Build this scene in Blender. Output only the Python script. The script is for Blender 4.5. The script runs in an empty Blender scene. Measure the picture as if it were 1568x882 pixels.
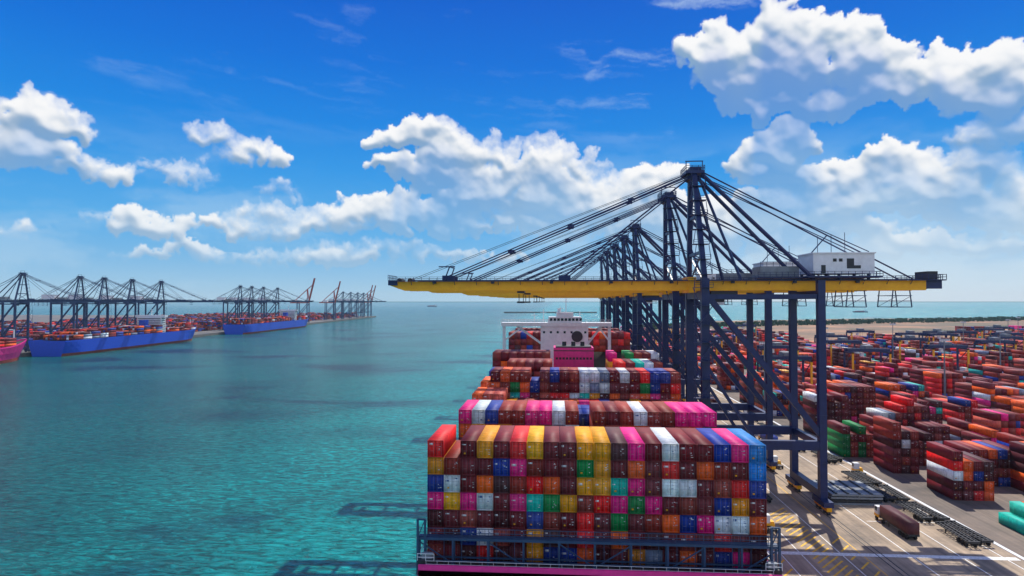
import bpy, math, random, time
import numpy as np
from mathutils import Vector, Matrix
random.seed(7); R=random.Random(11)
TH=math.radians(3.93); CT,ST=math.cos(TH),math.sin(TH)
H=57.0; Q=4.0
scene=bpy.context.scene
def lin(c):
    c=c/255.0
    return c/12.92 if c<=0.04045 else ((c+0.055)/1.055)**2.4
def C(r,g,b): return (lin(r),lin(g),lin(b),1.0)
def uv2w(u,v): return (u*CT-v*ST, u*ST+v*CT)

# ------------------------------------------------------------ materials
def newmat(name):
    m=bpy.data.materials.new(name); m.use_nodes=True
    return m,m.node_tree,m.node_tree.nodes['Principled BSDF']
def paint(name,col,rough=0.5,metal=0.0,var=0.25,scale=0.6,bump=0.0):
    m,nt,b=newmat(name)
    tc=nt.nodes.new('ShaderNodeTexCoord')
    n=nt.nodes.new('ShaderNodeTexNoise'); n.inputs['Scale'].default_value=scale; n.inputs['Detail'].default_value=5
    n.inputs['Roughness'].default_value=0.65
    nt.links.new(tc.outputs['Object'],n.inputs['Vector'])
    cr=nt.nodes.new('ShaderNodeValToRGB')
    cr.color_ramp.elements[0].position=0.3; cr.color_ramp.elements[1].position=0.7
    cr.color_ramp.elements[0].color=tuple(c*(1-var) for c in col[:3])+(1,)
    cr.color_ramp.elements[1].color=tuple(min(1,c*(1+var)) for c in col[:3])+(1,)
    nt.links.new(n.outputs['Fac'],cr.inputs['Fac'])
    nt.links.new(cr.outputs['Color'],b.inputs['Base Color'])
    b.inputs['Roughness'].default_value=rough; b.inputs['Metallic'].default_value=metal
    return m
navy=paint('navy_steel',C(12,32,84),0.4)
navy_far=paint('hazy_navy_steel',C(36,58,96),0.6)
yellow=paint('yellow_girder_paint',C(255,178,4),0.5,var=0.12)
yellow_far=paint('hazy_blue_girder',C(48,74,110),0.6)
white=paint('white_paint',C(222,226,228),0.5,var=0.1)
grey=paint('grey_steel',C(120,128,135),0.5)
dark=paint('dark_steel',C(38,42,48),0.5)
rubber=paint('rubber',C(22,22,24),0.8)
pink=paint('magenta_hull_paint',C(235,45,140),0.45,var=0.15)
bluehull=paint('blue_hull_paint',C(12,72,196),0.45,var=0.15)
redboot=paint('red_boot_topping',C(150,60,45),0.6)
redst=paint('red_steel',C(165,60,50),0.6)
glass=paint('dark_glass',C(20,30,40),0.1)
bridgest=paint('lashing_steel',C(46,72,104),0.5)
deckm=paint('ship_deck_paint',C(60,50,50),0.7)
def contmat():
    m,nt,b=newmat('corrugated_container_paint')
    at=nt.nodes.new('ShaderNodeAttribute'); at.attribute_name='Col'
    tc=nt.nodes.new('ShaderNodeTexCoord')
    n=nt.nodes.new('ShaderNodeTexNoise'); n.inputs['Scale'].default_value=0.9; n.inputs['Detail'].default_value=5; n.inputs['Roughness'].default_value=0.7
    nt.links.new(tc.outputs['Object'],n.inputs['Vector'])
    mr=nt.nodes.new('ShaderNodeMapRange'); mr.inputs[1].default_value=0.3; mr.inputs[2].default_value=0.7; mr.inputs[3].default_value=0.70; mr.inputs[4].default_value=1.18
    nt.links.new(n.outputs['Fac'],mr.inputs[0])
    mx=nt.nodes.new('ShaderNodeVectorMath'); mx.operation='SCALE'
    nt.links.new(at.outputs['Color'],mx.inputs[0]); nt.links.new(mr.outputs[0],mx.inputs['Scale'])
    mp=nt.nodes.new('ShaderNodeMapping'); mp.inputs['Scale'].default_value=(2.2,2.2,0.35)
    nt.links.new(tc.outputs['Object'],mp.inputs['Vector'])
    n2=nt.nodes.new('ShaderNodeTexNoise'); n2.inputs['Scale'].default_value=1.3; n2.inputs['Detail'].default_value=4
    nt.links.new(mp.outputs[0],n2.inputs['Vector'])
    r2=nt.nodes.new('ShaderNodeMapRange'); r2.inputs[1].default_value=0.58; r2.inputs[2].default_value=0.76; r2.inputs[4].default_value=0.45
    nt.links.new(n2.outputs['Fac'],r2.inputs[0])
    mc=nt.nodes.new('ShaderNodeMix'); mc.data_type='RGBA'
    nt.links.new(r2.outputs[0],mc.inputs[0]); nt.links.new(mx.outputs[0],mc.inputs[6]); mc.inputs[7].default_value=C(84,50,38)
    # dark groove lines of the corrugation on sides and roofs (real ribs 0.28 m apart)
    nt.links.new(mc.outputs[2],b.inputs['Base Color'])
    w=nt.nodes.new('ShaderNodeTexWave'); w.wave_type='BANDS'; w.bands_direction='Y'; w.inputs['Scale'].default_value=1.1
    nt.links.new(tc.outputs['Object'],w.inputs['Vector'])
    bp=nt.nodes.new('ShaderNodeBump'); bp.inputs['Strength'].default_value=0.6; bp.inputs['Distance'].default_value=0.06
    nt.links.new(w.outputs['Fac'],bp.inputs['Height']); nt.links.new(bp.outputs['Normal'],b.inputs['Normal'])
    b.inputs['Roughness'].default_value=0.55; b.inputs['Specular IOR Level'].default_value=0.3
    return m
cmat=contmat()

# ------------------------------------------------------------ mesh builders
class MB:
    def __init__(s): s.v=[]; s.f=[]; s.m=[]; s.mats=[]
    def mi(s,mat):
        if mat not in s.mats: s.mats.append(mat)
        return s.mats.index(mat)
    def add(s,vs,fs,mat):
        o=len(s.v); s.v+= [tuple(p) for p in vs]; k=s.mi(mat)
        for f in fs: s.f.append([i+o for i in f]); s.m.append(k)
    def box(s,x0,x1,y0,y1,z0,z1,mat):
        vs=[(x0,y0,z0),(x1,y0,z0),(x1,y1,z0),(x0,y1,z0),(x0,y0,z1),(x1,y0,z1),(x1,y1,z1),(x0,y1,z1)]
        s.add(vs,[(3,2,1,0),(4,5,6,7),(0,1,5,4),(1,2,6,5),(2,3,7,6),(3,0,4,7)],mat)
    def beam(s,p,q,w,h,mat):
        p=Vector(p);q=Vector(q);d=(q-p).normalized()
        up=Vector((0,0,1)) if abs(d.z)<0.95 else Vector((0,1,0))
        a=d.cross(up).normalized(); b=a.cross(d).normalized()
        vs=[]
        for c in (p,q):
            for sa,sb in((-1,-1),(1,-1),(1,1),(-1,1)): vs.append(c+a*sa*w/2+b*sb*h/2)
        s.add(vs,[(3,2,1,0),(4,5,6,7),(0,1,5,4),(1,2,6,5),(2,3,7,6),(3,0,4,7)],mat)
    def tube(s,p,q,r,mat,n=8,r2=None):
        p=Vector(p);q=Vector(q);d=(q-p).normalized(); r2=r if r2 is None else r2
        up=Vector((0,0,1)) if abs(d.z)<0.95 else Vector((0,1,0))
        a=d.cross(up).normalized(); b=a.cross(d).normalized(); vs=[]
        for c,rr in((p,r),(q,r2)):
            for i in range(n):
                t=2*math.pi*i/n; vs.append(c+a*math.cos(t)*rr+b*math.sin(t)*rr)
        fs=[(i,(i+1)%n,n+(i+1)%n,n+i) for i in range(n)]+[tuple(range(n))[::-1],tuple(range(n,2*n))]
        s.add(vs,fs,mat)
    def rail(s,pts,mat,h=1.1,t=0.07,step=2.5):
        for p,q in zip(pts[:-1],pts[1:]):
            p=Vector(p);q=Vector(q);L=(q-p).length; n=max(1,int(L/step))
            for i in range(n+1):
                c=p+(q-p)*i/n; s.beam(c,c+Vector((0,0,h)),t,t,mat)
            for hh in (h,h*0.5): s.beam(p+Vector((0,0,hh)),q+Vector((0,0,hh)),t,t,mat)
    def mesh(s,name):
        me=bpy.data.meshes.new(name); me.from_pydata(s.v,[],s.f)
        for m in s.mats: me.materials.append(m)
        me.polygons.foreach_set('material_index',s.m); me.update(); return me
    def obj(s,name,parent=None):
        return link(name,s.mesh(name),parent)
def link(name,me,parent=None):
    o=bpy.data.objects.new(name,me); scene.collection.objects.link(o)
    if parent: o.parent=parent
    return o
def empty(name,loc=(0,0,0),rz=0,sc=1):
    e=bpy.data.objects.new(name,None); scene.collection.objects.link(e)
    e.location=loc; e.rotation_euler=(0,0,rz); e.scale=(sc,sc,sc); return e

class CB: # coloured boxes
    def __init__(s): s.b=[]
    def box(s,x0,x1,y0,y1,z0,z1,c): s.b.append((x0,x1,y0,y1,z0,z1,c[0],c[1],c[2]))
    def obj(s,name,parent=None):
        a=np.array(s.b,dtype=np.float32); n=len(a)
        ix=[0,1,1,0,0,1,1,0]; iy=[2,2,3,3,2,2,3,3]; iz=[4,4,4,4,5,5,5,5]
        v=np.stack([a[:,ix],a[:,iy],a[:,iz]],axis=2).reshape(-1,3)
        fc=np.array([(3,2,1,0),(4,5,6,7),(0,1,5,4),(1,2,6,5),(2,3,7,6),(3,0,4,7)])
        f=(fc[None]+ (np.arange(n)*8)[:,None,None]).reshape(-1)
        me=bpy.data.meshes.new(name)
        me.vertices.add(n*8); me.vertices.foreach_set('co',v.ravel())
        me.loops.add(n*24); me.loops.foreach_set('vertex_index',f.astype(np.int32))
        me.polygons.add(n*6); me.polygons.foreach_set('loop_start',np.arange(n*6,dtype=np.int32)*4)
        try: me.polygons.foreach_set('loop_total',np.full(n*6,4,dtype=np.int32))
        except Exception: pass
        me.update(calc_edges=True); me.validate()
        at=me.attributes.new('Col','FLOAT_COLOR','FACE')
        col=np.ones((n,4),dtype=np.float32); col[:,:3]=a[:,6:9]; col=np.repeat(col,6,axis=0)
        at.data.foreach_set('color',col.ravel())
        me.materials.append(cmat)
        return link(name,me,parent)
PAL={'m':C(122,18,32),'n':C(84,16,26),'b':C(156,48,34),'r':C(244,20,22),'o':C(255,100,6),'y':C(255,172,2),'k':C(232,150,14),
     'p':C(255,18,140),'t':C(10,200,182),'g':C(2,140,66),'u':C(10,54,156),'v':C(26,145,232),'w':C(228,236,242),'s':C(228,100,78),'x':C(130,146,170)}
def jit(c,a=0.16):
    k=1+R.uniform(-a,a); f=R.random()**2*.10
    return tuple(min(1,(v*(1-f)+f*.35)*k*(1+R.uniform(-.04,.04))) for v in c[:3])
def container(cb,x,y,z,key,detail=False,L=12.19,W=2.44,Hh=2.56):
    c=jit(PAL[key]) 
    if not detail:
        cb.box(x,x+W,y,y+L,z,z+Hh,c); return
    cb.box(x+.01,x+W-.01,y+.16,y+L,z+.01,z+Hh-.01,c)
    d=tuple(k*0.7 for k in c)
    cb.box(x,x+.14,y,y+.24,z,z+Hh,d); cb.box(x+W-.14,x+W,y,y+.24,z,z+Hh,d)
    cb.box(x+.14,x+W-.14,y+.005,y+.24,z+Hh-.13,z+Hh-.003,d); cb.box(x+.14,x+W-.14,y+.005,y+.24,z+.003,z+.16,d)
    cb.box(x+W/2-.03,x+W/2+.03,y+.14,y+.17,z+.16,z+Hh-.13,(.01,.01,.01))
    lum=.2+.5*sum(c[:3])/3
    rc=(0.7*c[0]+.3*lum,0.7*c[1]+.3*lum,0.7*c[2]+.3*lum)
    for fx in (.32,.86,W-.92,W-.38):
        cb.box(x+fx,x+fx+.06,y+.04,y+.1,z+.05,z+Hh-.05,rc)
        cb.box(x+fx-.05,x+fx+.12,y+.0,y+.03,z+.02,z+.12,d)
    for fx in (.45,W-.95):
        hz=z+.95+R.uniform(-.05,.05); cb.box(x+fx,x+fx+.5,y+.01,y+.06,hz,hz+.07,rc)
    for hz in (.55,1.05,1.55,2.05):
        cb.box(x+.18,x+W/2-.06,y+.145,y+.17,z+hz,z+hz+.06,d); cb.box(x+W/2+.06,x+W-.18,y+.145,y+.17,z+hz,z+hz+.06,d)
    lab=(.75,.75,.75) if key!='w' else (.05,.12,.3)
    for i in range(R.randint(2,5)):
        lx=x+W/2+R.uniform(.1,.7); lz=z+R.uniform(.5,2.2); cb.box(lx,lx+R.uniform(.12,.34),y+.12,y+.138,lz,lz+R.uniform(.05,.13),lab)
    if R.random()<.5:
        lx=x+.22; lz=z+R.uniform(1.3,1.9); cb.box(lx,lx+R.uniform(.3,.75),y+.12,y+.138,lz,lz+R.uniform(.15,.35),lab)
    if R.random()<.3: cb.box(x+.5,x+.8,y+.12,y+.138,z+.5,z+.75,(.8,.35,.02))

# ------------------------------------------------------------ WORLD: computed cloud map + Nishita sky
t0=time.time()
EL,AZ=math.radians(54),math.radians(16)
IW,IH=4096,1024; S_=2*math.pi/IW
rng=np.random.default_rng(5)
def vnoise(X,Y,seed):
    r=np.random.default_rng(seed); G=r.random((256,256)).astype(np.float32)
    xi=np.floor(X).astype(np.int32); yi=np.floor(Y).astype(np.int32)
    fx=X-xi; fy=Y-yi; fx=fx*fx*(3-2*fx); fy=fy*fy*(3-2*fy)
    xi&=255; yi&=255; x1=(xi+1)&255; y1=(yi+1)&255
    return (G[yi,xi]*(1-fx)+G[yi,x1]*fx)*(1-fy)+(G[y1,xi]*(1-fx)+G[y1,x1]*fx)*fy
def fbm(X,Y,scale,octv,seed,rough=.5):
    s=0;a=1;t=0;k=scale
    for o in range(octv):
        s=s+a*vnoise(X*k+o*17.3,Y*k+o*9.1,seed+o); t+=a; a*=rough; k*=2.03
    return s/t
jj,ii=np.mgrid[0:IH,0:IW].astype(np.float32)
AZG=(ii+.5)*S_-math.pi; ELG=(jj+.5)*S_
hf=np.zeros((IH,IW),np.float32)
def splat(a,e,r,z):
    cx_=(a+math.pi)/S_; cy=e/S_; rp=r/S_
    x0=int(cx_-rp);x1=int(cx_+rp)+2;y0=max(0,int(cy-rp));y1=min(IH,int(cy+rp)+2)
    if x0<0 or x1>IW or y1<=y0: return
    yy=np.arange(y0,y1,dtype=np.float32)[:,None]-cy; xx=np.arange(x0,x1,dtype=np.float32)[None,:]-cx_
    d=1-(xx*xx+yy*yy)/(rp*rp)
    h=np.where(d>0,np.sqrt(np.maximum(d,0))*rp+z/S_*np.minimum(1,d*2.2),0)
    np.maximum(hf[y0:y1,x0:x1],h,out=hf[y0:y1,x0:x1])
BL=[(1185,62,62,54),(1100,90,66,50),(1240,105,120,66),(1335,150,88,44),(1235,160,140,40),(1130,125,70,44),
(1200,235,74,42),(1160,268,64,32),(1270,285,95,40),(1385,265,75,40),(1480,270,105,40),(1390,308,210,48),(1530,335,130,45),(1230,330,130,44),
(1365,92,60,30),(1460,125,105,50),(1540,150,80,64),(1545,215,85,42),
(640,214,86,30),(695,242,60,36),(785,238,72,32),(845,267,84,40),(955,288,80,34),(1012,272,56,24),(790,302,175,44),(680,275,90,34),(620,255,60,20),(900,315,150,40),(860,345,200,30),
(62,197,90,46),(20,240,115,40),(130,266,100,22),(265,268,66,24),(328,213,60,26),(385,241,66,30),(424,300,42,18),(345,250,50,16),
(185,342,70,26),(270,354,56,19),(30,360,66,14),(572,314,70,24),(480,345,150,28),(600,345,150,38),(385,350,84,20),(290,385,120,14),(560,392,270,20),
(1010,350,180,38),(1150,370,220,36),(1450,388,240,28)]
def cloud(a,e,ra,re,dens=1.0):
    n=int(44*dens*max(1,ra/re*.55))
    for i in range(n):
        x=rng.uniform(-1,1)
        env=math.sqrt(max(0,1-x*x)); y=rng.uniform(-.5,.9)*env if rng.random()<.65 else env*rng.uniform(.5,.95)
        if y<0:y*=.75
        r=re*rng.uniform(.24,.52)*(1-.45*abs(x)); z=re*.6*env*(1-max(0,y)*.6)
        px_,py_=a+x*ra*.92,e+y*re*.78
        splat(px_,py_,r,z)
        for k in range(4):
            t=rng.uniform(-.1,math.pi+.1); r2=r*rng.uniform(.25,.5)
            qx,qy=px_+math.cos(t)*r*.85,py_+math.sin(t)*r*.85
            splat(qx,qy,r2,z+r*.3)
            for k2 in range(2):
                t=rng.uniform(0,math.pi); r3=r2*rng.uniform(.3,.5); splat(qx+math.cos(t)*r2*.85,qy+math.sin(t)*r2*.85,r3,z+r*.3+r2*.25)
for px,py,rx,ry in BL:
    ph=math.atan((px-784)/960); c=math.cos(ph)
    cloud(ph-TH, math.atan((462-py)/960*c), rx/960*c*c, ry/960*c)
for k in range(26):
    a=rng.uniform(.85,3.0)*(1 if k%2 else -1); e=rng.uniform(.06,.55); cloud(a,e,rng.uniform(.06,.12),rng.uniform(.02,.05),.6)
def bil(A,Y,X):
    X=np.clip(X,0,IW-1.001);Y=np.clip(Y,0,IH-1.001); xi=X.astype(np.int32);yi=Y.astype(np.int32);fx=X-xi;fy=Y-yi
    return (A[yi,xi]*(1-fx)+A[yi,xi+1]*fx)*(1-fy)+(A[yi+1,xi]*(1-fx)+A[yi+1,xi+1]*fx)*fy
wx=fbm(ii,jj,1/34,6,100,.62)-.5; wy=fbm(ii,jj,1/34,6,200,.62)-.5
hf=bil(hf,jj+wy*36,ii+wx*40)
fine=fbm(ii,jj,1/11,5,300,.66)-.5
mid=fbm(ii,jj,1/44,6,350,.6)-.5
def blur(A,n):
    for _ in range(n):
        A=(A+np.roll(A,1,0)+np.roll(A,-1,0))/3; A=(A+np.roll(A,1,1)+np.roll(A,-1,1))/3
    return A
def sm(x,a,b):
    t=np.clip((x-a)/(b-a),0,1); return t*t*(3-2*t)
hs_=blur(hf,3)
hp=.6*hf+.4*hs_+fine*12+mid*14-1.0
hp=np.where(hs_>1.0,hp,np.minimum(hp,0))
soft=5+15*sm(fbm(ii,jj,1/70,3,800),.4,.65)
alpha=np.clip(hp/soft,0,1); alpha=alpha*alpha*(3-2*alpha)
hb=blur(np.maximum(hp,0),2); hb2=blur(hb,14)
def shade(h,k):
    gy,gx=np.gradient(h); gx*=k;gy*=k; n=1/np.sqrt(gx*gx+gy*gy+1); return (-gx*.25-gy*.88+.25)*n
sh=.38*shade(hb,.6)+.80*shade(hb2,1.5)
acc=np.zeros(IW,np.float32); occ=np.zeros((IH,IW),np.float32)
for j in range(IH-1,-1,-1):
    acc=acc*.968+alpha[j]*.032; occ[j]=acc
occ=blur(occ,6)
lit=.60+.62*sh-.62*occ+.34*mid+.20*fine+.15*(1-alpha)
lit=sm(lit,.0,1.02)
back=sm(np.abs(AZG),1.1,1.9); lit=lit*(1-back)+back*(.6+.4*lit)
xp=np.array([0,.04,.117,.20,.27,.36,.45,.8,1.6]); cols=np.array([(.30,.56,.77),(.22,.50,.79),(.09,.41,.82),(.028,.31,.80),(.007,.235,.76),(.001,.165,.70),(.0005,.118,.63),(.0,.08,.48),(.0,.06,.4)])
sky=np.stack([np.interp(ELG,xp,cols[:,k]) for k in range(3)],-1).astype(np.float32)
def over(al,col):
    global sky
    sky=sky*(1-al[...,None])+al[...,None]*np.asarray(col,np.float32)
ws=fbm(ii+wx*50,jj*5.0+ii*.35+wy*50,1/130,7,500,.62)
over(sm(ws,.57,.82)*.6*sm(ELG,.2,.36)*(.25+.75*sm(AZG,-.1,.25)),(.66,.82,.94))
ls=fbm(ii+wx*40,jj*3+wy*40,1/120,6,600,.58)
over(sm(ls,.40,.68)*.60*(1-sm(ELG,.12,.27))*(.6+.4*sm(AZG,-.5,.5)),(.50,.70,.87))
bk=fbm(ii,jj*1.5,1/120,6,700,.55)
over(sm(bk,.44,.58)*back*.95*(1-sm(ELG,.9,1.2)),(1.35,1.33,1.28))  # extra-bright clouds added behind the camera to fill the shaded front faces
lo=np.array([.24,.39,.59],np.float32); hi=np.array([.98,.98,.98],np.float32)
cc=lo+(hi-lo)*lit[...,None]
tl=(1-sm(ELG,.02,.22))[...,None]*.38; cc=cc*(1-tl)+tl*np.array([.52,.71,.87],np.float32)
bs=np.clip(1-1.2*np.maximum(0,occ-.5),.45,1)*(.5+.5*sm(ELG,.02,.12))
al=(alpha*bs)[...,None]; sky=sky*(1-al)+cc*al
over((1-sm(ELG,0,.08))*.35,np.array([.46,.66,.82],np.float32))
gl=np.exp(-((AZG-.5)/.42)**2)*(1-sm(ELG,0,.18))*.4; over(gl,(.84,.90,.93))
img_np=np.ones((2*IH,IW,4),np.float32); img_np[:IH,:,:3]=np.array([.03,.16,.19]); 
img_np[IH:,:,:3]=np.roll(sky,IW//4-IW//2,axis=1)
img=bpy.data.images.new('sky_map',IW,2*IH,alpha=False,float_buffer=True)
try: img.colorspace_settings.name='Linear Rec.709'
except Exception as ex: print(ex)
img.pixels.foreach_set(np.ascontiguousarray(img_np).ravel()); img.update()
try: img.pack()
except Exception as ex: print('pack',ex)
world=bpy.data.worlds.new('sky'); scene.world=world; world.use_nodes=True
nt=world.node_tree; N=nt.nodes; Lk=nt.links
bg=N['Background']; bg.inputs['Strength'].default_value=0.1
skyn=N.new('ShaderNodeTexSky'); skyn.sky_type='NISHITA'; skyn.sun_disc=False
skyn.sun_elevation=EL; skyn.sun_rotation=AZ; skyn.dust_density=0.4; skyn.ozone_density=2.5
tc=N.new('ShaderNodeTexCoord'); en=N.new('ShaderNodeTexEnvironment'); en.image=img; Lk.new(tc.outputs['Generated'],en.inputs[0])
sc=N.new('ShaderNodeVectorMath'); sc.operation='SCALE'; sc.inputs['Scale'].default_value=10; Lk.new(en.outputs[0],sc.inputs[0])
mxn=N.new('ShaderNodeMix'); mxn.data_type='RGBA'; mxn.inputs[0].default_value=.96; Lk.new(skyn.outputs[0],mxn.inputs[6]); Lk.new(sc.outputs[0],mxn.inputs[7])
Lk.new(mxn.outputs[2],bg.inputs['Color'])

sd=bpy.data.lights.new('sun','SUN'); sd.energy=5.0; sd.angle=math.radians(.5); sd.color=(1,.94,.84)
so=bpy.data.objects.new('sun',sd); scene.collection.objects.link(so)
dv=-Vector((math.sin(AZ)*math.cos(EL),math.cos(AZ)*math.cos(EL),math.sin(EL)))
so.rotation_euler=dv.to_track_quat('-Z','Y').to_euler(); so.location=(100,100,300)
hm_=bpy.data.materials.new('thin_haze'); hm_.use_nodes=True; hn=hm_.node_tree; hn.nodes.clear()
ho=hn.nodes.new('ShaderNodeOutputMaterial'); hv=hn.nodes.new('ShaderNodeVolumeScatter'); hv.inputs['Color'].default_value=(.5,.8,1,1); hv.inputs['Density'].default_value=.00004; hv.inputs['Anisotropy'].default_value=.1
hn.links.new(hv.outputs[0],ho.inputs['Volume'])
hb_=MB(); hb_.box(-7000,7000,-600,9000,-2.5,180,hm_); hb_.obj('atmospheric_haze')

# ------------------------------------------------------------ WATER
m,nt2,b=newmat('sea_water')
def nn(t): return nt2.nodes.new(t)
def L2(a,b_): nt2.links.new(a,b_)
g=nn('ShaderNodeNewGeometry')
n1=nn('ShaderNodeTexNoise'); n1.inputs['Scale'].default_value=.012; n1.inputs['Detail'].default_value=5; n1.inputs['Distortion'].default_value=.5
mp=nn('ShaderNodeMapping'); mp.inputs['Scale'].default_value=(.7,1.1,1); L2(g.outputs['Position'],mp.inputs[0]); L2(mp.outputs[0],n1.inputs['Vector'])
cr=nn('ShaderNodeValToRGB'); e=cr.color_ramp.elements
e[0].position=.36; e[0].color=(0.0,0.055,0.082,1); e[1].position=.60; e[1].color=(0.0,0.190,0.190,1)
x=e.new(.44); x.color=(0,.145,.150,1)
L2(n1.outputs['Fac'],cr.inputs['Fac'])
sxx=nn('ShaderNodeSeparateXYZ'); L2(g.outputs['Position'],sxx.inputs[0])
mrx=nn('ShaderNodeMapRange'); mrx.interpolation_type='SMOOTHSTEP'; mrx.inputs[1].default_value=-190; mrx.inputs[2].default_value=-20; mrx.inputs[3].default_value=.72; mrx.inputs[4].default_value=1.75
L2(sxx.outputs[0],mrx.inputs[0])
na=nn('ShaderNodeTexNoise'); na.inputs['Scale'].default_value=.42; na.inputs['Detail'].default_value=6; na.inputs['Roughness'].default_value=.66; na.inputs['Distortion'].default_value=.9
mp2=nn('ShaderNodeMapping'); mp2.inputs['Scale'].default_value=(.6,1.6,1); mp2.inputs['Rotation'].default_value=(0,0,.45)
L2(g.outputs['Position'],mp2.inputs[0]); L2(mp2.outputs[0],na.inputs['Vector'])
wr=nn('ShaderNodeMapRange'); wr.inputs[1].default_value=.36; wr.inputs[2].default_value=.64; wr.inputs[3].default_value=.42; wr.inputs[4].default_value=1.58; L2(na.outputs['Fac'],wr.inputs[0])
mm_=nn('ShaderNodeMath'); mm_.operation='MULTIPLY'; L2(wr.outputs[0],mm_.inputs[0]); L2(mrx.outputs[0],mm_.inputs[1])
vs=nn('ShaderNodeVectorMath'); vs.operation='SCALE'; L2(cr.outputs[0],vs.inputs[0]); L2(mm_.outputs[0],vs.inputs['Scale'])
L2(vs.outputs[0],b.inputs['Base Color'])
b.inputs['Roughness'].default_value=.16; b.inputs['IOR'].default_value=1.33; b.inputs['Specular IOR Level'].default_value=.3
bp=nn('ShaderNodeBump'); bp.inputs['Strength'].default_value=1.0; bp.inputs['Distance'].default_value=2.2
L2(na.outputs['Fac'],bp.inputs['Height']); L2(bp.outputs[0],b.inputs['Normal'])
water=m
w=MB(); w.add([(-60000,-3000,0),(60000,-3000,0),(60000,60000,0),(-60000,60000,0)],[(0,1,2,3)],water); w.obj('sea_water')

# ------------------------------------------------------------ GROUND
def groundmat(name,c0,c1,scale,rough=.85,c2=None):
    m,nt,b=newmat(name); g=nt.nodes.new('ShaderNodeNewGeometry')
    n=nt.nodes.new('ShaderNodeTexNoise'); n.inputs['Scale'].default_value=scale; n.inputs['Detail'].default_value=9; n.inputs['Roughness'].default_value=.7
    nt.links.new(g.outputs['Position'],n.inputs['Vector'])
    cr=nt.nodes.new('ShaderNodeValToRGB'); e=cr.color_ramp.elements; e[0].position=.35; e[0].color=c0; e[1].position=.65; e[1].color=c1
    if c2: x=e.new(.5); x.color=c2
    mp=nt.nodes.new('ShaderNodeMapping'); mp.inputs['Scale'].default_value=(.9,.02,1); nt.links.new(g.outputs['Position'],mp.inputs[0])
    n2=nt.nodes.new('ShaderNodeTexNoise'); n2.inputs['Scale'].default_value=1.0; n2.inputs['Detail'].default_value=5; nt.links.new(mp.outputs[0],n2.inputs['Vector'])
    mr=nt.nodes.new('ShaderNodeMapRange'); mr.inputs[1].default_value=.35; mr.inputs[2].default_value=.6; mr.inputs[3].default_value=.72; mr.inputs[4].default_value=1.05; nt.links.new(n2.outputs['Fac'],mr.inputs[0])
    vs=nt.nodes.new('ShaderNodeVectorMath'); vs.operation='SCALE'; nt.links.new(cr.outputs[0],vs.inputs[0]); nt.links.new(mr.outputs[0],vs.inputs['Scale'])
    nt.links.new(n.outputs['Fac'],cr.inputs[0]); nt.links.new(vs.outputs[0],b.inputs['Base Color']); b.inputs['Roughness'].default_value=rough
    return m
conc=groundmat('quay_concrete',C(126,114,100),C(184,162,136),.08)
asph=groundmat('yard_asphalt',C(78,74,72),C(138,122,108),.03)
landm=groundmat('reclaimed_land',C(50,76,52),C(184,134,96),.0045,c2=C(124,98,74))
wallm=paint('quay_wall_concrete',C(110,106,100),.8)
def slab(name,pts,z0,z1,top,side):
    n=len(pts); mb=MB()
    mb.add([(x,y,z1) for x,y in pts],[tuple(range(n))],top)
    mb.add([(x,y,z0) for x,y in pts]+[(x,y,z1) for x,y in pts],[(i,(i+1)%n,n+(i+1)%n,n+i) for i in range(n)],side)
    return mb.obj(name)
QX=33.6
slab('ground',[(QX,-200),(2600,-200),(3400,2350),(1500,2200),(900,2020),(420,1750),(150,1300),(QX,760)],-3,Q,landm,wallm)
def sheet(name,x0,x1,y0,y1,z,mat):
    mb=MB(); mb.add([(x0,y0,z),(x1,y0,z),(x1,y1,z),(x0,y1,z)],[(0,1,2,3)],mat); return mb.obj(name)
sheet('container_yard_pavement',96.5,820,-190,735,Q+.05,asph)
sheet('quay_apron_road',QX,95.6,-190,750,Q+.05,conc)
mb=MB(); mb.box(95.6,96.5,-190,1010,Q-.5,Q+.17,white); mb.obj('yard_kerb')
mb=MB(); mb.box(QX-.05,QX+.7,-190,750,Q-1,Q+.3,yellow)
for y in range(-20,740,14): mb.box(QX-1.3,QX-.05,y,y+2,Q-3.2,Q-.4,rubber)
for y in range(-20,740,20):
    mb.tube((QX+1.3,y,Q),(QX+1.3,y,Q+.6),.3,dark); mb.tube((QX+1.3,y,Q+.6),(QX+1.3,y,Q+.8),.5,dark)
mb.obj('quay_edge_fenders')
wl=paint('white_road_paint',C(225,225,220),.7,var=.3,scale=2); yl=paint('yellow_road_paint',C(245,180,40),.7,var=.3,scale=2)
mb=MB()
z=Q+.056
def strip(x0,y0,x1,y1,wd,mat,dz=0):
    p=Vector((x0,y0,0));q=Vector((x1,y1,0));d=(q-p).normalized();a=Vector((-d.y,d.x,0))*wd/2; zz=z+dz
    mb.add([(*(p+a)[:2],zz),(*(p-a)[:2],zz),(*(q-a)[:2],zz),(*(q+a)[:2],zz)],[(0,1,2,3)],mat)
for x in (43,47.2,51.4,59.8,64): strip(x,-190,x,745,.22,yl if x in(43,64) else wl)
for x in (74,84,92.5): strip(x,-190,x,745,.25,wl)
for k in range(34):
    y=88+k*2.2; strip(53,y,58.5,y+6,.4,yl,.004); 
    if k%2: strip(44,y,46.8,y+3.5,.4,yl,.004)
    if k%2 and k<26: strip(60.5,y,63.5,y+3.5,.4,yl,.004)
strip(36,137,95,137,1.6,wl,.008)
for y in (92,158,231): strip(75,y,92,y,.35,wl,.004)
mb.obj('road_markings')
mb=MB()
for x in (38.0,39.2,67.0,68.2): mb.box(x-.07,x+.07,-190,745,Q+.051,Q+.11,dark)
mb.obj('crane_rails')

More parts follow.
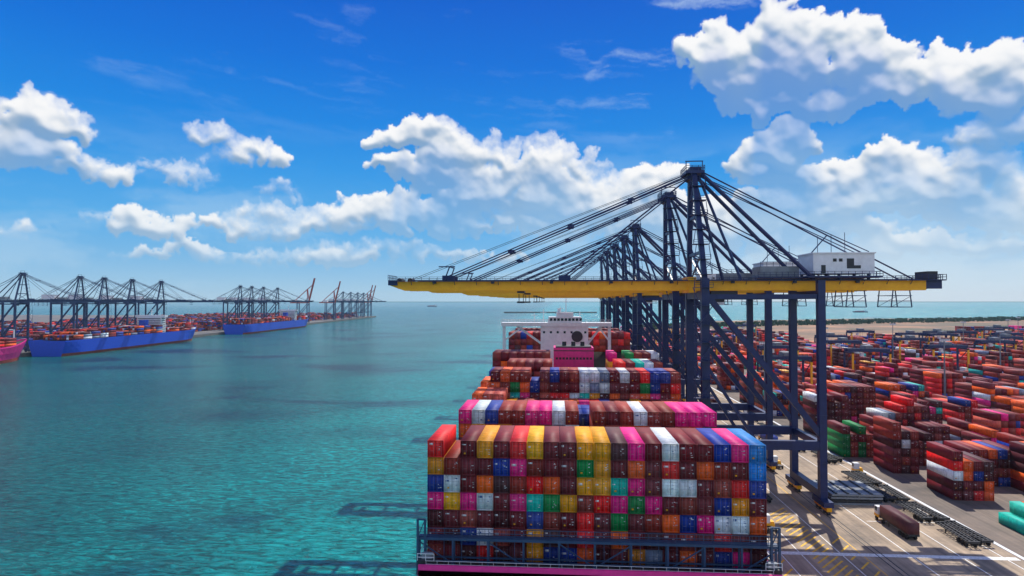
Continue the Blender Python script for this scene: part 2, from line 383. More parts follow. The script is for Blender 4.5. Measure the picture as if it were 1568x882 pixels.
# ------------------------------------------------------------ STS CRANE
def crane_meshes(nv,yw,wh,dk,tag,detail=True):
    out={}
    f=MB()
    for sy in(-1,1):
        y=9.5*sy
        f.box(-1,1,y-.9,y+.9,3.2,59,nv); f.box(28.1,29.9,y-.85,y+.85,3.2,58.4,nv)
        f.beam((0,y,16.5),(29,y,16.5),1.5,2.3,nv)
        f.beam((.3,y,55),(28.6,y,19.2),1.3,1.4,nv)
        f.beam((0,y,37),(12.5,y,17.5),.8,.8,nv)
        f.beam((0,y,54.3),(29,y,54.3),.9,1.2,nv)
        f.beam((0,y,58.5),(-1,2.2*sy,88),1.3,1.3,nv)
        f.beam((9.5,y*.9,58.5),(.2,2.4*sy,87),.6,.6,nv)
        f.tube((1,2.6*sy,87.5),(29,y*.55,59),.55,nv)
        for zz in (12,24,36,48): 
            f.box(-1.08,1.08,y-.98,y+.98,zz,zz+.25,nv); f.box(28.02,29.98,y-.93,y+.93,zz,zz+.25,nv)
        for xx in(0,29):
            f.box(xx-1.2,xx+1.2,y-3.6,y+3.6,1.9,3.2,nv)
            for k in(-2.3,2.3):
                f.box(xx-.6,xx+.6,y+k-1.6,y+k+1.6,1.0,1.9,yw)
                for j in(-.9,.9): f.tube((xx-.35,y+k+j,.5),(xx+.35,y+k+j,.5),.5,dk,10)
    for xx in(0,29):
        f.box(xx-.9,xx+.9,-10.4,10.4,3.2,5.2,nv)
        f.box(xx-.85,xx+.85,-9.5,9.5,53.7,55.8,nv)
        f.box(xx-.6,xx+.6,-9.5,9.5,15.6,17.4,nv)
    f.beam((-.3,-7.8,66),(-.3,7.8,66),.6,.8,nv); f.beam((-.6,-5.1,76),(-.6,5.1,76),.6,.8,nv)
    f.beam((0,-9,58),(-.3,7.5,66),.35,.35,nv); f.beam((0,9,58),(-.3,-7.5,66),.35,.35,nv)
    f.box(-3.4,1.6,-3.6,3.6,87.6,88.4,nv); f.box(-2,1,-2.6,2.6,88.4,89.6,nv); f.rail([(-3.4,-3.6,88.4),(1.6,-3.6,88.4),(1.6,3.6,88.4),(-3.4,3.6,88.4),(-3.4,-3.6,88.4)],nv,1.3,.12,1.4)
    f.tube((-1.5,-2.4,87.2),(-1.5,2.4,87.2),1.2,dk,14); f.beam((-2.8,0,91.6),(2,0,91.6),.25,.25,nv)
    for xx in(-2.6,1.8): f.beam((xx,0,89),(xx,0,91.6),.2,.2,nv)
    for lv in range(11):
        z0=5+lv*4.7; 
        f.beam((-1.6,-11.2,z0),(1.6 if lv%2 else -3.4,-11.2,z0+4.7),.35,.15,nv)
        f.box(-3.2,1.6,-12.0,-10.4,z0+4.6,z0+4.72,nv)
        if detail: f.rail([(-3.2,-12.0,z0+4.75),(1.6,-12.0,z0+4.75)],nv,1.1,.08,1.4)
    f.beam((-3.1,-12,4),(-3.1,-12,59),.14,.14,nv)
    for lv in range(7):
        z0=60+lv*4; t=(z0-58.5)/29.5; yy=-(9.5*(1-t)+2.2*t)
        f.box(-2.6,1.6,yy-1.5,yy+1.5,z0,z0+.12,nv)
        f.rail([(-2.6,yy-1.5,z0),(1.6,yy-1.5,z0)],nv,1.2,.09,1.5)
        f.beam((-2.6,yy-1.5,z0),(-2.0,yy-1.2,z0+4),.15,.15,nv); f.beam((1.6,yy-1.5,z0),(1.2,yy-1.0,z0+4),.15,.15,nv)
    out['steel_frame']=f.mesh('crane_frame_'+tag)
    g=MB()
    for sy in(-1,1):
        y=3.3*sy
        g.box(-80,-2.2,y-.65,y+.65,56,58.5,yw); g.box(-1.6,58,y-.65,y+.65,56,58.5,yw)
        g.add([(-84,y-.6,57.4),(-80,y-.6,56),(-80,y+.6,56),(-84,y+.6,57.4),(-84,y-.6,58.5),(-80,y-.6,58.5),(-80,y+.6,58.5),(-84,y+.6,58.5)],[(3,2,1,0),(4,5,6,7),(0,1,5,4),(1,2,6,5),(2,3,7,6),(3,0,4,7)],yw)
        g.box(58,62,y-.6,y+.6,56.4,58.5,nv)
        wy=y+1.3*sy
        g.box(-84,61,wy-.55,wy+.55,58.55,58.65,nv)
        g.rail([(-84,wy+.5*sy,58.62),(61,wy+.5*sy,58.62)],nv,1.15,.08,2.2)
        g.beam((-78,y,58.8),(57,y,58.8),.3,.35,nv)
        for xx in range(-78,60,6): g.beam((xx,wy-.5*sy,57.6),(xx,wy+.4*sy,58.5),.12,.12,nv)
        for xx in(-68,-36): g.box(xx-1.6,xx+1.6,y-.4,y+.4,58.7,60.2,nv)
        for xx in range(-78,57,12): g.box(xx-.12,xx+.12,y-.69,y+.69,55.96,58.54,yw)
        for xx in range(-72,56,16): g.box(xx,xx+.9,wy-.3,wy+.3,57.9,58.5,dk)
    for xx in list(range(-82,-3,9))+list(range(2,60,9)): g.box(xx-.3,xx+.3,-2.65,2.65,56.6,58.2,yw)
    g.box(-84.5,-82,-4.6,4.6,57.5,58.9,nv); g.rail([(-84.5,-4.6,58.9),(-84.5,4.6,58.9)],nv,1.4,.12,1.5)
    for xx in(-82,-79): g.tube((xx,-2,58.9),(xx,2,58.9),.7,dk,12)
    for sy in(-1,1): g.beam((-69,4*sy,58.6),(-67.5,4*sy,62.6),.3,.3,nv)
    g.beam((-70.5,-4,62.6),(-66,-4,62.6),.3,.3,nv); g.beam((-67.5,-4,62.6),(-67.5,4,62.6),.3,.3,nv)
    g.box(58,62.5,-5,5,58.5,58.8,nv); g.box(59,61.5,-3,3,58.8,61,dk); g.rail([(55,-5,58.8),(62.5,-5,58.8),(62.5,5,58.8),(55,5,58.8)],nv,1.3,.12,1.5)
    g.box(-3,-1,-4.2,4.2,55.4,59.6,yw)
    out['boom_girder']=g.mesh('crane_boom_'+tag)
    h=MB()
    h.box(29,44.5,-5.2,5.2,60.4,65.6,wh); h.box(28.7,44.8,-5.5,5.5,65.6,65.9,wh)
    h.box(37.5,39.3,-5.28,-5.2,61.7,64.3,dk); h.box(39.3,41,-5.28,-5.2,61.7,62.5,dk); h.box(31,32.1,-5.28,-5.2,60.5,62.6,dk)
    for xx in(34,35.5): h.box(xx,xx+.9,-5.27,-5.2,63.5,64.3,dk)
    h.box(27,46,-6.4,6.4,59.3,59.7,nv)
    for xx in(29.5,36,43.5):
        for y in(-4,4): h.box(xx-.3,xx+.3,y-.3,y+.3,58.7,60.4,nv)
    h.rail([(27,-6.4,59.7),(46,-6.4,59.7),(46,6.4,59.7)],nv,1.2,.1,1.6)
    h.box(15,27.5,-4.6,4.6,59.3,59.6,nv); h.box(16,26,-3.5,3.5,59.6,62.4,grey); h.rail([(15,-4.6,59.6),(27.5,-4.6,59.6)],nv,1.2,.1,1.5)
    h.rail([(16,-3.5,62.4),(26,-3.5,62.4)],nv,1.2,.1,1.5)
    for xx in(31,34.5,38): h.beam((xx,-3,65.9),(xx,-3,69.5+R.random()*2),.12,.12,nv)
    h.beam((29,-4,65.9),(33,-4,70.5),.25,.25,nv)
    out['machinery_house']=h.mesh('crane_house_'+tag)
    t=MB()
    for sy in(-1,1):
        for o in(0,.9):
            t.tube((-1.5,2.4*sy,88.2-o),(-68+o*1.8,3.3*sy,60),.17,nv,6)
        t.tube((-1.5,2.4*sy,87.2),(-36,3.3*sy,60),.17,nv,6)
        t.tube((1,2.4*sy,88.2),(55,3.3*sy,59),.2,nv,6)
        t.tube((.8,2.0*sy,87),(44,3.3*sy,66.2),.13,nv,6)
        t.tube((-1.5,1.2*sy,88.6),(-78,2*sy,59.4),.06,dk,4)
    for k in (.25,.5,.75):
        p=Vector((-1.5,0,87.8)).lerp(Vector((-67,0,60)),k); t.beam(p+Vector((0,-3.0,0)),p+Vector((0,3.0,0)),.2,.2,nv)
        t.box(p.x-.9,p.x+.9,-3.0,-2.5,p.z-.4,p.z+.3,nv); t.box(p.x-.9,p.x+.9,2.5,3.0,p.z-.4,p.z+.3,nv)
    out['stays']=t.mesh('crane_stays_'+tag)
    k=MB()
    k.box(3,10,-3.6,3.6,54.9,55.9,dk); k.box(4,7,-1.5,1.2,52.2,54.9,wh); k.box(3.96,7.04,-1.54,1.24,52.9,54.2,dk)
    k.box(-49,-47,-3.0,3.0,55.4,55.9,dk)
    for a,b_ in((-48.6,-2),(-47.4,-2),(-48.6,2),(-47.4,2)): k.beam((a,b_,55.2),(a,b_*.8,53),.1,.1,dk)
    k.box(-49,-47,-3,3,52.6,53.1,dk)
    for cx_ in(40.5,52):
        w_=2.6
        for a in(-w_,w_):
            for b_ in(-3.5,3.5): k.beam((cx_+a,b_,51.6),(cx_+a*.8,b_,56.2),.22,.22,nv)
            for zz in(51.6,53.2,54.6): k.beam((cx_+a,-3.5,zz),(cx_+a,3.5,zz),.16,.16,nv)
        for b_ in(-3.5,3.5):
            for zz in(51.6,53.2,54.6): k.beam((cx_-w_,b_,zz),(cx_+w_,b_,zz),.16,.16,nv)
            k.beam((cx_-w_,b_,51.6),(cx_+w_,b_,54.6),.1,.1,nv)
        k.box(cx_-w_,cx_+w_,-3.5,3.5,51.5,51.62,nv)
    out['trolley_and_baskets']=k.mesh('crane_trolley_'+tag)
    return out
near=crane_meshes(navy,yellow,white,dark,'near')
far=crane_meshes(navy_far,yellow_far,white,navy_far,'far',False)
def place_crane(ms,x,y,z=Q,rz=0,sc=1):
    e=empty('ship_to_shore_crane',(x,y,z),rz,sc)
    for k,v in ms.items(): link(k,v,e)
    return e
for y in (174.5,214,300,349,402,458,515): place_crane(near,38.6,y)
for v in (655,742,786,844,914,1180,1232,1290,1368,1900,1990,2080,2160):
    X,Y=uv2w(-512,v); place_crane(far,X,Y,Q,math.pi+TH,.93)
def raised():
    f=MB()
    for y in(-8,8):
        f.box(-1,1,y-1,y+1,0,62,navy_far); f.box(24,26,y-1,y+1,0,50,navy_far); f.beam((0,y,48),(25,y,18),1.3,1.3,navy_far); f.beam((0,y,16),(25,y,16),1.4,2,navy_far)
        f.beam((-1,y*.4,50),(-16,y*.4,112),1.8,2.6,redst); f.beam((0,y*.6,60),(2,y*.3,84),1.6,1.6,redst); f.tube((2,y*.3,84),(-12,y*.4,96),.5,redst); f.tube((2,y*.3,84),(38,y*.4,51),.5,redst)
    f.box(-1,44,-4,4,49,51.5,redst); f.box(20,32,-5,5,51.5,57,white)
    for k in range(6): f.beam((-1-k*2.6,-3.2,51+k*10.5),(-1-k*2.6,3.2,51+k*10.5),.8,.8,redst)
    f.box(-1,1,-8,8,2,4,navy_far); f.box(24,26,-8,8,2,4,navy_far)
    return f.mesh('raised_boom_crane')
rm=raised()
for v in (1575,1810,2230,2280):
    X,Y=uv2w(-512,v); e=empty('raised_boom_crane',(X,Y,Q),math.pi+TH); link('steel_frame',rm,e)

# ------------------------------------------------------------ HULLS
def hull_mesh(name,L,B,zd,mat,boot=3.0,bowr=.22,flare=1.0,botmat=None,deck=None):
    mb=MB(); n=40; st=[]
    for i in range(n+1):
        t=i/n
        if t>1-bowr:
            s=(t-(1-bowr))/bowr; wd=B/2*max(0.015,(1-s**2.4)); wl_=B/2*max(0.01,(1-s**1.3))
        else:
            s=min(1,t/.08); wd=B/2*(.97+.03*s); wl_=B/2*(.8+.2*s)
        zt=zd+(max(0,t-.85)/.15)**1.5*5
        y=t*L; yw=y if t<.9 else y-(t-.9)/.1*L*.03
        st.append((y,yw,wd,wl_,zt))
    prof=[]
    for (y,yw,wd,wl_,zt) in st:
        mid=(wl_*.45+wd*.55)
        prof.append([(-wl_*.9,yw,-2),(-wl_,yw,boot),(-mid,(y+yw)/2,(boot+zt)*.5),(-wd,y,zt),(-wd,y,zt+1.3),( -wd+.3*(wd>1),y,zt+1.3),(-wd+.3*(wd>1),y,zt),
                     (wd-.3*(wd>1),y,zt),(wd-.3*(wd>1),y,zt+1.3),(wd,y,zt+1.3),(wd,y,zt),(mid,(y+yw)/2,(boot+zt)*.5),(wl_,yw,boot),(wl_*.9,yw,-2)])
    k=14; vs=[p for r in prof for p in r]
    for j in range(k-1):
        fs=[(i*k+j,(i+1)*k+j,(i+1)*k+j+1,i*k+j+1) for i in range(n)]
        mt=(botmat or redboot) if j in(0,12) else ((deck or deckm) if j==6 else mat)
        o=len(mb.v) if j==0 else o
        if j==0: mb.v+=vs
        kk=mb.mi(mt)
        for f in fs: mb.f.append([a+o for a in f]); mb.m.append(kk)
    r=prof[0]; mb.add(r[:5]+r[9:], [tuple(range(10))[::-1]],mat)
    return mb.mesh(name)
SX=5.7
ship=empty('container_ship')
hm=hull_mesh('ship_hull',385,51.6,17.9,pink)
h=link('hull',hm,ship); h.location=(SX,88,0)
tb=MB(); tb.box(SX-25,SX+25,88.0,88.35,17.9,19.9,pink); tb.rail([(SX-24,88.6,19.4),(SX+24,88.6,19.4)],white,.9,.04,1.6); tb.obj('stern_bulwark',ship)
G=["r.mkmrymmyynpmwmmupv",
   "kbmmupbmmgymomrmkbmv",
   "uwmknbromyytpmwwmbru",
   "pkpwmptgybrpgpmbmukm",
   "nmbmnmubmrmgmboupwwk",
   "mnmwbmynmnmomnmbmrmn",
   "bmnrnmyuuonmmxmomupn"]
cb=CB()
ZT=36.1; BX=SX-25.0
for r,row in enumerate(G):
    for c,k in enumerate(row):
        if k=='.': continue
        if r>4 and k in 'mn' and R.random()<.25: k=R.choice('bokruw')
        if k=='k' and R.random()<.6: k='o' if R.random()<.5 else 'y'
        container(cb,BX+c*2.5+.03,94.2+R.uniform(-.03,.03),ZT-(r+1)*2.6,k,True)
cb.obj('containers_aft_bay',ship)
WK="mmmmmnbbbrrooyyppuuwwtgxss"
def bay(name,Y,zt,ncol,x0,tiers=3,special=None,detail=True,drop=None,weights=WK):
    cb=CB()
    for c in range(ncol):
        dz=(drop or {}).get(c,0)
        if dz>=9: continue
        for r in range(tiers):
            k=R.choice(weights)
            if special and r<len(special) and c<len(special[r]): k=special[r][c]
            if r<dz: continue
            container(cb,x0+c*2.5+.03,Y+R.uniform(-.04,.04),zt-(r+1)*2.6,k,detail and r<3)
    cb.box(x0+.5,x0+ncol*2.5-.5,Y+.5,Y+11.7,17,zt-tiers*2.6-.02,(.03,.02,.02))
    cb.obj(name,ship)
bay('containers_bay',117,36.8,19,BX+1.2,3,["pwubbppwbbb"+"mbwbbppp"],drop={9:9})
bay('containers_bay',131,33.8,20,BX,3,drop={0:1})
bay('containers_bay',145,35.6,20,BX,3,["osssssmmmmmmmmmmmmbb"],drop={c:1 for c in range(3,20)})
bay('containers_bay',158.5,39.3,20,BX+.4,5,["bmobbomumbwwxmwmruu","oobgoubmmmwxwmmmgum"],drop={0:1,1:0,5:1})
bay('containers_bay',173,40.4,19,BX+1,4,["msbbmmbbbb"],detail=False,drop={0:1,1:1,7:1,8:1,9:1,10:1,11:1,12:1,13:1})
bay('containers_bay',190,41.6,20,BX+.3,3,["bmmmmmbm"],detail=False,drop={7:3,8:3,9:3,10:3,11:3,12:3,13:3,15:1})
for y,zt in((260,44.2),(274.5,44.0),(289,43),(303.5,44),(318,42),(332.5,41),(347,42),(362,40),(377,39),(391,37)):
    nc=20 if y<365 else 16
    bay('containers_bay',y,zt,nc,SX-nc*1.25,3,detail=False,drop={R.randint(0,19):1,R.randint(0,19):1},weights="mmmmmnnbbbboru")
lb=MB(); x0,x1=BX-.9,BX+50.9
for y in(91.9,93.3):
    for i in range(11):
        x=x0+(x1-x0)*i/10; lb.box(x-.13,x+.13,y-.13,y+.13,17,22.1,bridgest)
    lb.box(x0,x1,y-.1,y+.1,18.9,19.12,bridgest)
for i in range(10):
    xa=x0+(x1-x0)*i/10; xb=x0+(x1-x0)*(i+1)/10
    if i in(0,2,4,5,7,9): lb.beam((xa,91.9,18.6) if i%2 else (xa,91.9,21.9),(xb,91.9,21.9) if i%2 else (xb,91.9,18.6),.16,.16,bridgest)
for i in range(41):
    x=x0+(x1-x0)*i/40; lb.beam((x,92.5,22.3),(x,92.5,23.5),.06,.06,bridgest)
    if i%2: lb.beam((x,91.95,18.5),(x,91.95,22.1),.08,.08,bridgest)
for zz in(22.9,23.5): lb.beam((x0,92.5,zz),(x1,92.5,zz),.08,.08,bridgest)
lb.box(x0,x1,92.3,93.3,22.1,22.35,bridgest); lb.box(x0,x1,91.8,92.0,22.0,22.35,bridgest)
for x in(x0,x0+1.1,x1-1.1,x1): lb.box(x-.15,x+.15,91.6,91.9,17,25,bridgest)
for (a,b_) in((x0,x0+1.1),(x1-1.1,x1)): lb.beam((a,91.75,25),(b_,91.75,25),.2,.2,bridgest); lb.beam((a,91.75,22.4),(b_,91.75,25),.12,.12,bridgest)
lb.obj('lashing_bridge',ship)
sdm=MB()
for (a,b_) in((BX-.4,BX+2.0),(BX+48.2,BX+50.4)):
    sdm.box(a,b_,89.4,91.2,17.9,20.0,dark); sdm.box(a+.5,b_-.4,89.9,90.8,20.0,20.7,grey); sdm.rail([(a,89.3,20.0),(b_,89.3,20.0)],white,1,.07,1)
sdm.obj('mooring_deck',ship)
lm=MB()
for y in(107.2,130,143.8,157.2,171.8,187.5,203.5):
    lm.box(BX,BX+50,y,y+.5,17,30,bridgest)
    for i in range(11): x=BX+5*i; lm.box(x-.15,x+.15,y,y+.3,30,33,bridgest)
lm.obj('lashing_frames',ship)
fn=MB(); fn.box(-.5,12.5,205,216,17,42.0,pink); fn.box(.2,11.8,205.5,215.5,42.0,42.4,dark)
for x in(3,6,9): fn.tube((x,209,42.4),(x,209,43.8),.7,dark,12)
fn.box(-.5,12.5,204.95,205,40.9,41.2,dark)
for x in np.arange(.2,12,1.1): fn.box(x,x+.7,204.95,205,38.2,38.9,dark)
fn.obj('funnel',ship)
br=MB()
br.box(-5.5,12.5,239,250,17,47.6,white); br.box(-20.5,21.5,238.6,246,47.6,49.0,white)
br.box(-2.5,10,239.5,248,49,51.2,white); br.box(.5,7.0,240.5,246,51.2,52.8,white)
for x in np.arange(-2,9.6,1.4): br.box(x,x+1.0,239.44,239.5,49.7,50.7,glass)
for x in np.arange(-4.6,12,2.6): br.box(x,x+.8,238.94,239,45,45.8,glass)
br.rail([(-20.5,238.7,49),(-2.6,238.7,49)],white,1.1,.12,1.3); br.rail([(10,238.7,49),(21.4,238.7,49)],white,1.1,.12,1.3)
br.rail([(-20.5,246,49),(-2.6,246,49)],white,1.1,.12,2)
for s_,xe in((-5.5,-19.5),(12.5,20.5)):
    br.beam((xe+(s_-xe)*.35,242,47.6),(s_,242,41),.8,.8,white); br.beam((xe,240,38),(xe,240,47.6),1.1,1.1,white); br.beam((xe,240,42),((s_+xe)/2,240,47.4),.6,.6,white)
br.tube((8.3,238.6,43.8),(8.3,239,43.8),2.1,dark,20)
for x,hh in((-8,3.6),(-4.5,5),(2,3.2),(4.2,6.5),(9.5,4.2)):
    zb=49 if x<-3 or x>9 else 52
    br.beam((x,243,zb),(x,243,zb+hh),.28,.28,white); br.beam((x-1.2,243,zb+hh*.75),(x+1.2,243,zb+hh*.75),.18,.18,white)
br.tube((1.6,242,52.8),(1.6,242,54.3),.7,white,12); 
br.obj('bridge_house',ship)
sh=MB()
for x in (-19.8,30.8): sh.rail([(x,92,19.2),(x,400,19.2)],white,1.2,.1,3)
sh.obj('deck_railing',ship)

# ------------------------------------------------------------ LEFT TERMINAL
pts=[uv2w(*p) for p in((-505,150),(-505,2330),(-2500,2600),(-2500,150))]
leftm=groundmat('far_terminal_concrete',C(80,82,84),C(120,116,110),.02)
slab('far_quay_ground',pts,-3,Q,leftm,wallm)
def ship_far(v0,L,B,zd,mat,rows,house=.75,wk="mmmmnnbbbroouxw"):
    X,Y=uv2w(-483,v0); e=empty('cargo_ship',(X,Y,0),TH)
    link('hull',hull_mesh('far_hull',L,B,zd,mat),e)
    cb=CB(); y=18.
    while y<L*.9:
        if abs(y-L*house)>16:
            nc=int((B-3)/2.5); rr=max(0,rows+R.randint(-2,1))
            for c in range(nc):
                t=max(0,rr+R.choice((-1,0,0,0)))
                for r in range(t):
                    if y+12<L*.86 or abs(c-nc/2)<nc*.3: container(cb,-nc*1.25+c*2.5,y,zd+1+r*2.6,R.choice(wk))
        y+=14
    cb.obj('containers',e)
    b_=MB(); y=L*house; b_.box(-B*.4,B*.4,y-6,y+5,zd,zd+21,white); b_.box(-B/2,B/2,y-4,y+3,zd+21,zd+24,white)
    for k in range(7): b_.box(-B*.38,B*.38,y-6.06,y-6,zd+2+k*2.8,zd+3+k*2.8,glass); b_.box(B*.4,B*.4+.06,y-5,y+4,zd+2+k*2.8,zd+3+k*2.8,glass)
    b_.box(-4,4,y-22,y-14,zd,zd+18,mat); b_.beam((0,y,zd+24),(0,y,zd+32),.6,.6,white); b_.beam((-3,y,zd+29),(3,y,zd+29),.4,.4,white)
    b_.beam((0,L*.95,zd+4),(0,L*.95,zd+16),.8,.8,white)
    b_.obj('bridge_house',e); return e
ship_far(300,325,40,14,pink,4,house=.3)
ship_far(652,305,40,15,bluehull,3,house=.62)
ship_far(1090,390,40,16,bluehull,3,house=.68)
cb=CB()
for bi in range(16):
    u0=-560-bi*30
    for v in np.arange(480+max(0,bi-2)*30,2250,13.2):
        if int(v/13.2)%11==0 or R.random()<.12: continue
        hb=R.randint(1,5)
        for c in range(6):
            for r in range(max(0,min(6,hb+R.randint(-1,1)))):
                X,Y=uv2w(u0-c*2.6,v); k=R.choice("mmmnnnbbbbruunxn"); container(cb,X,Y,Q+.02+r*2.6,k)
cb.obj('far_container_stack')
# ------------------------------------------------------------ RIGHT YARD
WY="mmmmmmmmnnnbbbbbbrroosuptxumn"
def yardblock(X0,Y0,nb,nrow,hmin,hmax,p0=.1,det=False,pal=None):
    cb=CB(); WY_=pal or WY
    hb=R.randint(hmin,hmax); kk=R.choice(WY_)
    for j in range(nb):
        if R.random()<p0: continue
        if R.random()<.35: hb=R.randint(hmin,hmax)
        if R.random()<.5: kk=R.choice(WY_)
        for c in range(nrow):
            t=max(0,min(6,hb+R.choice((-1,0,0,0,0,1)))); kc=kk if R.random()<.5 else R.choice(WY_)
            for r in range(t):
                k=kc if R.random()<.5 else R.choice(WY_)
                if R.random()<.03: k='w'
                container(cb,X0+c*2.62,Y0+j*12.8+R.uniform(-.1,.1),Q+.06+r*2.6,k,det and j<2)
    if cb.b: cb.obj('container_stack')
yardblock(106,147,1,6,2,2,0,True,"tgoob")
yardblock(106,176,1,4,4,4,0,True,"mmnbrouo")
yardblock(119,190,1,5,3,4,0,True,"mnbou")
yardblock(104,202,1,3,5,6,0,True,"mmnnb")
yardblock(113.5,212,2,3,3,5,0,True,"mmnnbbr")
yardblock(97.8,222,1,4,3,3,0,True,"gmmb")
yardblock(103,258,1,5,6,6,0,True,"mmnn")
yardblock(122,250,1,4,3,5,0,True)
yardblock(130,178,1,5,3,5,0,True,"mmnnbbor"); yardblock(136,204,2,5,2,4,.1,True)
yardblock(155,200,1,5,3,5,0,True); yardblock(132,238,2,4,3,5,.1,True)
yardblock(150,232,3,4,2,5,.1,True); yardblock(166,225,3,4,2,5,.1,True)
for i in range(26):
    X0=100+i*24.5
    y=max(282 if i else 306,X0/.72-50)+R.uniform(-8,8)
    while y<985:
        if y>690 and 290<X0<600: break
        if R.random()<.22 and y>420: y+=R.uniform(40,120); continue
        nb=R.randint(4,9); yardblock(X0,y,nb,5 if i%3==0 else 6,2,6,.12,y<300); y+=nb*12.8+R.choice((14,22,32,50))
def rtg():
    f=MB()
    for y in(-6,6):
        for x in(0,23.5):
            f.box(x-.5,x+.5,y-.5,y+.5,1.4,20,yellow if y<0 else navy); f.tube((x-.4,y-1,.8),(x+.4,y-1,.8),.8,rubber,12); f.tube((x-.4,y+1,.8),(x+.4,y+1,.8),.8,rubber,12)
        f.box(-1.5,25,y*.45-.6,y*.45+.6,20,22,navy)
    for x in(0,23.5): f.box(x-.6,x+.6,-7.5,7.5,1.3,2.3,navy); f.box(x-.5,x+.5,-6.5,6.5,19,20,navy); f.beam((x,-6,19),(x,6,10),.4,.4,navy)
    f.box(9,14,-3.4,3.4,22,24.2,grey); f.box(7,9,-2,0,17,19.6,white); f.box(23,25,-3,3,3,6,white)
    f.box(9.5,13.5,-6,6,13,13.5,yellow)
    for a in(10,13): f.beam((a,-2,13.5),(a,-2,20),.12,.12,dark); f.beam((a,2,13.5),(a,2,20),.12,.12,dark)
    f.rail([(-1.5,-3.4,22),(25,-3.4,22)],navy,1.1,.12,2.5)
    return f.mesh('yard_gantry_crane')
rt=rtg()
for i,(bi,y) in enumerate(((0,480),(0,610),(1,370),(1,560),(2,455),(3,690),(4,430),(5,520),(6,600),(7,470),(8,560),(9,700),(10,530),(11,640),(12,590),(13,690),(14,660),(3,900),(6,860),(16,760),(18,820),(2,800),(12,690),(10,650))):
    e=empty('yard_gantry_crane',(100+bi*24.5-4.3,y,Q+.06)); link('portal_frame',rt,e)
def mast():
    f=MB(); f.tube((0,0,0),(0,0,34),.5,grey,10,.22); f.box(-2.4,2.4,-.3,.3,34,34.4,grey)
    for x in(-2,-1,0,1,2): f.box(x-.3,x+.3,-.7,.2,33.2,34,white)
    return f.mesh('floodlight_mast')
mm=mast()
for x,y in((98,300),(98,420),(98,560),(196,330),(196,470),(290,430),(290,560),(385,620),(480,700),(98,700),(196,640),(560,800)):
    e=empty('floodlight_mast',(x-.8,y,Q)); link('pole',mm,e)
def trailer():
    f=MB()
    for x in(-.5,.5): f.box(x-.12,x+.12,0,12.2,1.0,1.45,dark)
    for y in np.arange(.1,12.2,1.2): f.box(-1.25,1.25,y,y+.2,1.15,1.35,dark)
    for x in(-1.2,1.2): f.box(x-.07,x+.07,.3,11.9,1.2,1.42,dark)
    f.box(-1.25,1.25,0,.3,1.0,1.5,dark); f.box(-1.25,1.25,11.9,12.2,1.0,1.6,dark)
    for y in(1.2,2.5,3.8):
        for x in(-1.15,.7): f.tube((x,y,.5),(x+.45,y,.5),.52,rubber,14)
    for x in(-.7,.7): f.box(x-.08,x+.08,9,9.2,0,1.0,dark)
    return f.mesh('trailer')
tm=trailer()
for x,y,r in((88.3,186,.03),(91.6,186.5,.05),(91.4,172,-.04),(92.5,157,.1),(88,172,.02),(93.0,143,.05),(93.6,214,.3),(90.5,212,.1),(92,226,.1),(87,228,.1),(48,196,0),(57,236,0),(88,262,.1),(91.5,262,.0),(88.6,157,.0),(89.5,142,-.03)):
    e=empty('container_trailer',(x,y,Q+.06),r); link('chassis',tm,e)
f=MB()
for k in range(4):
    o=R.uniform(-.4,.4); f.box(72+o,85+o,170,183,Q+.06+k*.75,Q+.56+k*.75,grey if k!=1 else dark)
    for x in np.arange(73,84,3): f.box(x+o,x+o+.5,170.2,182.8,Q+.56+k*.75,Q+.81+k*.75,dark)
f.obj('hatch_cover_stack')
def truck():
    f=MB(); f.box(-1.25,1.25,0,2.2,.9,1.5,yellow); f.box(-1.2,.4,.5,2.1,1.5,3.3,white); f.box(-1.1,.3,2.1,2.13,2.2,3.1,glass); f.box(-1.23,-1.2,.8,1.9,2.2,3.1,glass); f.box(.4,1.2,.3,2.0,1.5,1.9,yellow)
    f.box(-.6,.6,-2.5,0,.8,1.1,dark)
    for y in(-1.6,1.4):
        for x in(-1.2,.85): f.tube((x,y,.5),(x+.35,y,.5),.5,rubber,14)
    return f.mesh('terminal_truck')
tk=truck()
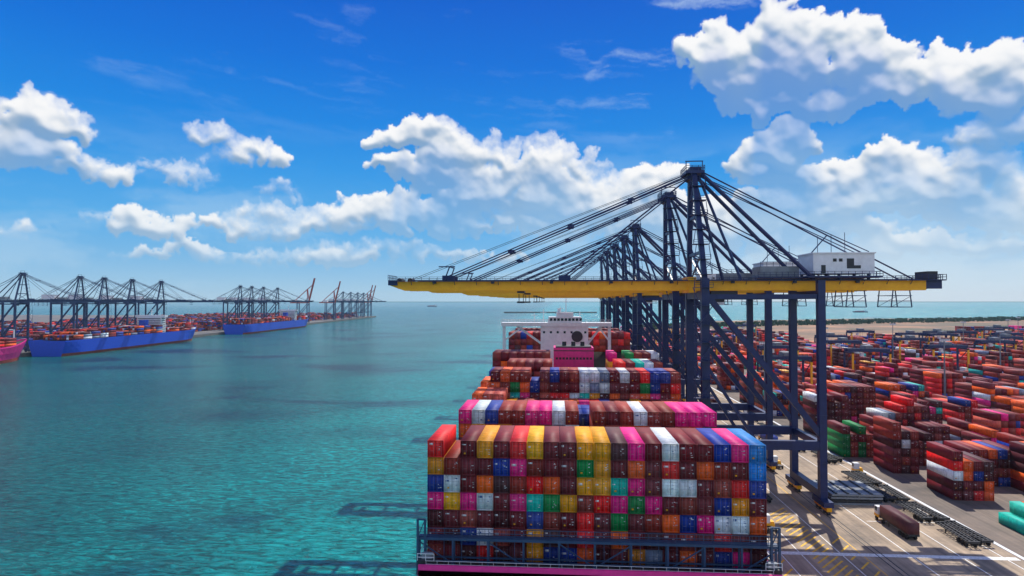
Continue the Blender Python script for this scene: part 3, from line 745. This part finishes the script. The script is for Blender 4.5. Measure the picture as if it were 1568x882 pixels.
for n_,(x,y,ld) in enumerate(((57,250,1),(49.4,209.5,1),(53,300,1),(88,296,1),(80,330,1),(86,420,1),(70.8,207,0),(92.8,200,0),(55.4,182,1),(49.4,150,0),(79,246,1),(62,274,1),(49.5,330,1),(79,380,1),(79,158,1))):
    e=empty('terminal_truck',(x,y,Q+.06)); link('cab',tk,e)
    if ld:
        e2=link('trailer_chassis',tm,e); e2.location=(0,-12.6,0)
        if n_%2==0 and n_!=8:
            cb=CB(); container(cb,-1.22,-12.6,1.5,R.choice("mbuobn")); cb.obj('load',e)
mb=MB(); fol=paint('foliage',C(52,78,48),.9,var=.5,scale=.1)
for i in range(2600):
    t=R.random(); x=150+t*1500; y=1300+ (x-150)**.86*1.55 -40-R.random()*90
    if x<420: y=min(y,1300+(x-150)*1.6-30)
    s=R.uniform(2,5); hz=Q+R.uniform(1,8); a=R.uniform(0,3.1)
    c,s2=math.cos(a)*s,math.sin(a)*s
    mb.add([(x-c,y-s2,hz-s*.6),(x+c,y+s2,hz-s*.4),(x+c*.6,y+s2*.6,hz+s*.8),(x-c*.7,y-s2*.5,hz+s*.6)],[(0,1,2,3)],fol)
mb.obj('distant_tree_line')
f=MB(); f.box(-260,210,3180,3200,-1,6,wallm); 
f.obj('breakwater')
for (u,v,s_) in((-860,7200,.5),(1900,3350,.28)):
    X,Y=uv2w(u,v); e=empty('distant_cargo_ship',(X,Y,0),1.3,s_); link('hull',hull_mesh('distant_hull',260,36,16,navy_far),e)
    b_=MB(); b_.box(-14,14,30,48,16,46,white); b_.box(-15,15,60,220,16,28,redst); b_.beam((0,39,46),(0,39,58),1.5,1.5,white); b_.obj('bridge_house',e)

# ------------------------------------------------------------ CAMERA
cam=bpy.data.cameras.new('camera'); co=bpy.data.objects.new('camera',cam); scene.collection.objects.link(co)
co.location=(0,0,H); co.rotation_euler=(math.radians(91.25),0,TH); cam.lens=22.04; cam.sensor_width=36; cam.clip_end=200000; cam.clip_start=1
scene.camera=co
scene.view_settings.view_transform='Standard'; scene.view_settings.look='None'; scene.view_settings.exposure=0
print('script total',time.time()-t0)
